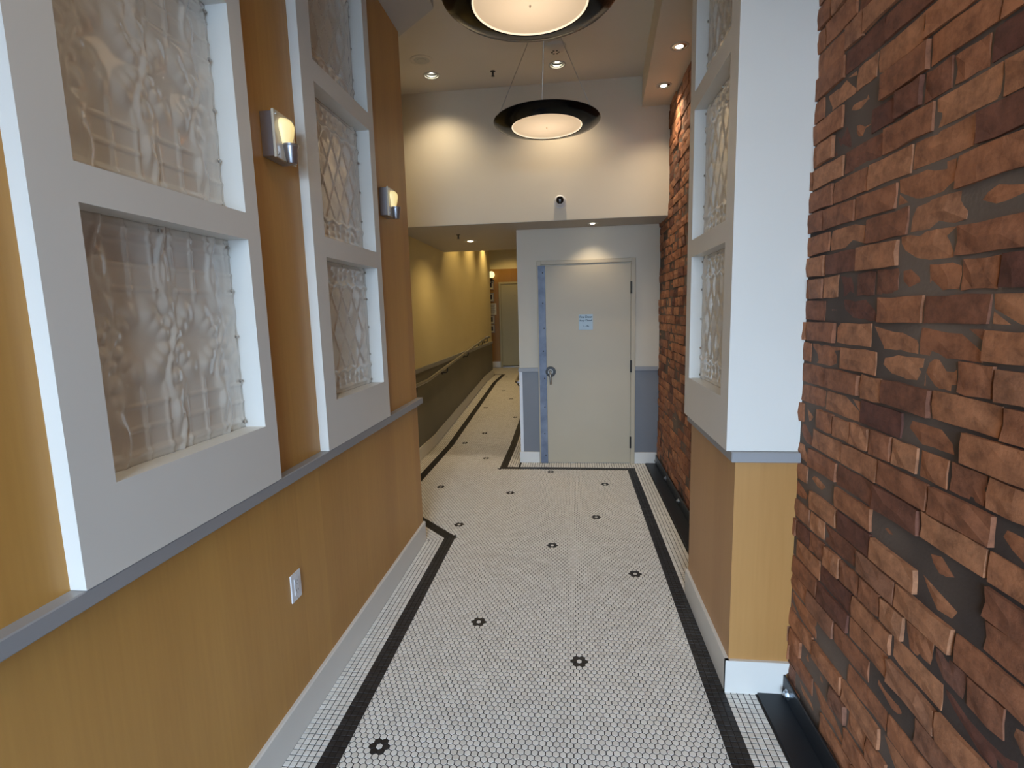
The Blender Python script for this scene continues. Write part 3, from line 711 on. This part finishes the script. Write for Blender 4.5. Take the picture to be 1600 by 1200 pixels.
# ------------------------------------------------------------------ recessed downlights
def cut_holes(o, holes, z0, z1):
    q = MB()
    for x, y, r_ in holes: 
        n = 32; v = [(x+r_*math.cos(2*math.pi*i/n), y+r_*math.sin(2*math.pi*i/n), z) for z in (z0, z1) for i in range(n)]
        q.add(v, [tuple(range(n))[::-1], tuple(range(n, 2*n))]+[(i, (i+1) % n, n+(i+1) % n, n+i) for i in range(n)])
    c = q.make('cutter', 'white_paint'); md = o.modifiers.new('holes', 'BOOLEAN'); md.operation = 'DIFFERENCE'; md.object = c; md.solver = 'EXACT'
    bpy.context.view_layer.update(); me = bpy.data.meshes.new_from_object(o.evaluated_get(bpy.context.evaluated_depsgraph_get())); o.modifiers.clear(); o.data = me; bpy.data.objects.remove(c)
def downlight(loc_, label, r=.075, deep=.03, tilt=0, energy=18, ang=115, col=WARM, blend=.7, lamp=True):
    t = thing('downlight', label, 'light', loc_, 'recessed ceiling downlights')
    if deep > .04:
        MB().lathe([(r*.76, .004), (r*.78, -.004), (r*.97, -.005), (r, 0)], 40).make('trim_ring', 'trim_ring', t, True)
        MB().lathe([(r*.76, .003), (r*.74, .018), (r*.70, .019)], 40).make('reflector', 'reflector', t, True)
        MB().lathe([(r*.70, .019), (r*.71, .024), (r*.62, .026), (r*.60, deep), (0, deep)], 40).make('can', 'slot_black', t, True)
        MB().lathe([(0, .030), (r*.30, .0305), (r*.50, .034), (r*.54, .040), (r*.54, deep-.002)], 32).make('bulb', 'bulb', t, True)
    else:
        MB().lathe([(r*.78, 0), (r*.80, -.004), (r*.97, -.004), (r, 0)], 40).make('trim_ring', 'trim_ring', t, True)
        MB().lathe([(r*.79, -.0035), (r*.77, -.001), (r*.60, -.0015), (r*.42, -.003)], 40).make('reflector', 'reflector', t, True)
        MB().lathe([(0, -.0075), (r*.25, -.007), (r*.38, -.005), (r*.43, -.0015)], 32).make('bulb', 'bulb', t, True)
    if lamp: spot('downlight_lamp', (0, 0, -.016), energy, ang, col, blend, .03, t)
    return t
cut_holes(bpy.data.objects['ceiling'], [(-1.192, 4.697, .060), (-.104, 4.685, .060)], ZC-.05, ZC+.08)
downlight((-1.192, 4.697, ZC), 'recessed downlight at the left of the high ceiling, beside the speaker', energy=20, ang=122, blend=1, col=(1, .82, .55), deep=.07)
downlight((-.104, 4.685, ZC), 'recessed downlight in the high ceiling above the far pendant', energy=27, ang=122, blend=1, deep=.07)
downlight((.758, 3.976, ZS), 'recessed downlight in the side soffit, nearer of the two by the bricks', r=.064, energy=9, ang=110)
downlight((.759, 4.605, ZS), 'recessed downlight in the side soffit, farther of the two by the bricks', r=.064, energy=21, ang=122, blend=1)
downlight((.209, 5.26, ZLO-.004), 'recessed downlight in the low soffit right over the fire door', r=.058, energy=6.0, ang=110, col=(1, .84, .60))
downlight((-1.174, 6.126, ZLO-.004), 'recessed downlight in the low corridor soffit', r=.08, energy=13, col=WARMER, ang=150)
for k, y in enumerate((7.65, 8.9, 10.3)):
    downlight((-1.50, y, 3.2), 'recessed wall-washing downlight in the corridor ceiling, %s beyond the soffit' % ('first', 'second', 'third')[k], energy=26, col=WARMER, ang=110)
downlight((-1.5, 12.35, 3.2), 'recessed downlight before the far corridor door', energy=14, col=WARMER, ang=140)
for k, (x, y) in enumerate(((-.6, .9), (.1, .9), (-.3, -.9))):  # unseen downlights added out of view as warm fill for the near end
    downlight((x, y, ZC), ('added unseen fill downlight in the high ceiling above the viewer, over the left wall', 'added unseen fill downlight in the high ceiling above the viewer, toward the bricks', 'added unseen fill downlight in the high ceiling nearest the street')[k], energy=14, ang=130, col=(1, .84, .62))
# speaker, smoke detector, sprinklers
t = thing('ceiling_speaker', 'round off-white ceiling speaker at the left of the high ceiling', 'speaker', (-1.197, 4.418, ZC))
MB().lathe([(.065, -.004), (.082, -.006), (.092, -.003), (.093, 0)], 48).make('rim', 'ceiling_paint', t, True)
MB().lathe([(0, -.005), (.036, -.005), (.038, -.003), (.065, -.002)], 40).make('grille', 'trim_ring', t, True)
t = thing('smoke_detector', 'round pale smoke detector behind the cables of the far pendant', 'detector', (-.11, 4.376, ZC))
MB().lathe([(0, -.045), (.035, -.044), (.045, -.036), (.060, -.030), (.078, -.022), (.084, -.012), (.084, 0)], 48).make('body', 'ceiling_paint', t, True)
for k in range(6):
    a = math.radians(60*k+60); MB().box(.026*math.cos(a)-.008, .026*math.cos(a)+.008, .026*math.sin(a)-.005, .026*math.sin(a)+.005, -.047, -.0438).make('slot', 'slot_black', t)
def sprinkler(loc_, label, s=1):
    t = thing('sprinkler_head', label, 'sprinkler', loc_, 'fire sprinkler heads')
    MB().lathe([(0, -.008*s), (.022*s, -.008*s), (.034*s, -.002*s), (.035*s, 0)], 24).make('escutcheon', 'dark_bronze', t, True)
    MB().lathe([(0, -.058*s), (.006*s, -.058*s), (.008*s, -.03*s), (.012*s, -.008*s)], 12).make('body', 'dark_bronze', t, True)
    for k in (-1, 1): MB().tube([(k*.006*s, 0, -.02*s), (k*.015*s, 0, -.035*s), (k*.004*s, 0, -.056*s)], .0025*s, 6).make('frame_arm', 'dark_bronze', t, True)
    b = MB().lathe([(0, -.062*s), (.022*s, -.061*s), (.023*s, -.058*s), (0, -.057*s)], 16); b.make('deflector', 'dark_bronze', t, True)
    return t
sprinkler((-.655, 4.71, ZC), 'small dark sprinkler head on the high ceiling between two downlights', .65)
sprinkler((-1.208, 5.62, ZLO-.004), 'small dark sprinkler head under the low corridor soffit', .7)
# dome security camera on the wall over the door
t = thing('security_camera', 'small white turret security camera with a black lens on the cream wall', 'camera', (-.1, YS, 2.645))
MB().lathe([(0, -.012), (.05, -.012), (.058, -.006), (.058, 0)], 36, axis='Y').make('base', 'plastic_white', t, True)
MB().lathe([(0, -.085), (.034, -.080), (.046, -.066), (.052, -.045), (.050, -.02), (.046, -.010)], 36, axis='Y').make('housing', 'plastic_white', t, True)
MB().lathe([(0, -.092), (.022, -.090), (.034, -.083), (.0365, -.074)], 36, axis='Y').make('lens', 'lens_black', t, True)
MB().lathe([(0, -.094), (.006, -.0935), (.008, -.090)], 16, axis='Y').make('lens_eye', 'steel', t, True)

# ------------------------------------------------------------------ wall sconces
def sconce(y, z, label):
    t = thing('wall_sconce', label, 'lamp', (XL, y, z), 'shield wall sconces on the left wall')
    MB().box(0, .046, -.064, .064, -.076, .078, .002).make('back_box', 'brushed_nickel', t)
    MB().box(.046, .056, -.068, .068, -.080, .082, .001).make('front_plate', 'clear_plate', t)
    # half-round tapering glass shade in front of the plate
    v = []; f = []; ns, nh = 16, 18
    for j in range(nh+1):
        u = j/nh; zz = -.028+.098*u; ww = .021+.022*math.sin(min(1, u*1.15)*math.pi/2)
        if u > .62: ww *= math.sqrt(max(0.02, 1-((u-.62)/.385)**2.6))
        for i in range(ns+1):
            a = math.pi*i/ns; v.append((.056+ww*.75*math.sin(a), -ww*math.cos(a), zz))
    for j in range(nh):
        for i in range(ns): k = j*(ns+1)+i; f.append((k, k+1, k+ns+2, k+ns+1))
    f.append(tuple(range(ns, -1, -1))); f.append(tuple(range(nh*(ns+1), (nh+1)*(ns+1))))
    o = obj('shade', v, f, 'sconce_glass', t, True); sharp(o, 50)
    MB().lathe([(0, -.088), (.0165, -.088), (.018, -.085), (.0265, -.030), (.0285, -.028), (.0285, -.022), (.024, -.022), (.023, -.028), (0, -.03)], 32, (.074, 0, 0)).make('cup', 'brushed_nickel', t, True)
    for a, b_ in ((-.055, .068), (.055, .068), (-.055, -.066), (.055, -.066)):
        MB().lathe([(0, .061), (.004, .060), (.005, .056)], 10, (0, a, b_), 'X').make('screw', 'steel', t, True)
    l = bpy.data.lights.new('sconce_lamp', 'POINT'); l.energy = .01; l.color = (1, .72, .38); l.shadow_soft_size = .03
    o = bpy.data.objects.new('sconce_lamp', l); COL.objects.link(o); o.parent = t; o.location = (.125, 0, .04)
    return t
sconce(1.885, 2.279, 'nearer wall sconce, glowing tapered shade between the white surrounds')
sconce(3.03, 2.279, 'farther wall sconce, glowing tapered shade at the end of the left wall')
# ------------------------------------------------------------------ outlet
t = thing('wall_outlet', 'white double electrical outlet low on the left veneered wall', 'outlet', (XL, 1.787, .588))
MB().box(0, .006, -.036, .036, -.057, .057, .0025).make('cover_plate', 'plastic_white', t)
rc = MB().box(.006, .0085, -.0165, .0165, -.034, .034, .001).make('receptacle', 'plastic_white', t)
for zz in (.018, -.018):
    for yy, hh in ((-.006, .0045), (.006, .0035)): MB().box(.0083, .0089, yy-.0011, yy+.0011, zz-hh+.003, zz+hh+.003).make('slot', 'slot_black', rc)
    MB().lathe([(0, .0089), (.0022, .0088)], 8, (0, 0, zz-.008), 'X').make('ground_hole', 'slot_black', rc)
for zz in (.048, -.048): MB().lathe([(0, .0075), (.003, .007), (.0032, .006)], 10, (0, 0, zz), 'X').make('screw', 'steel', t)
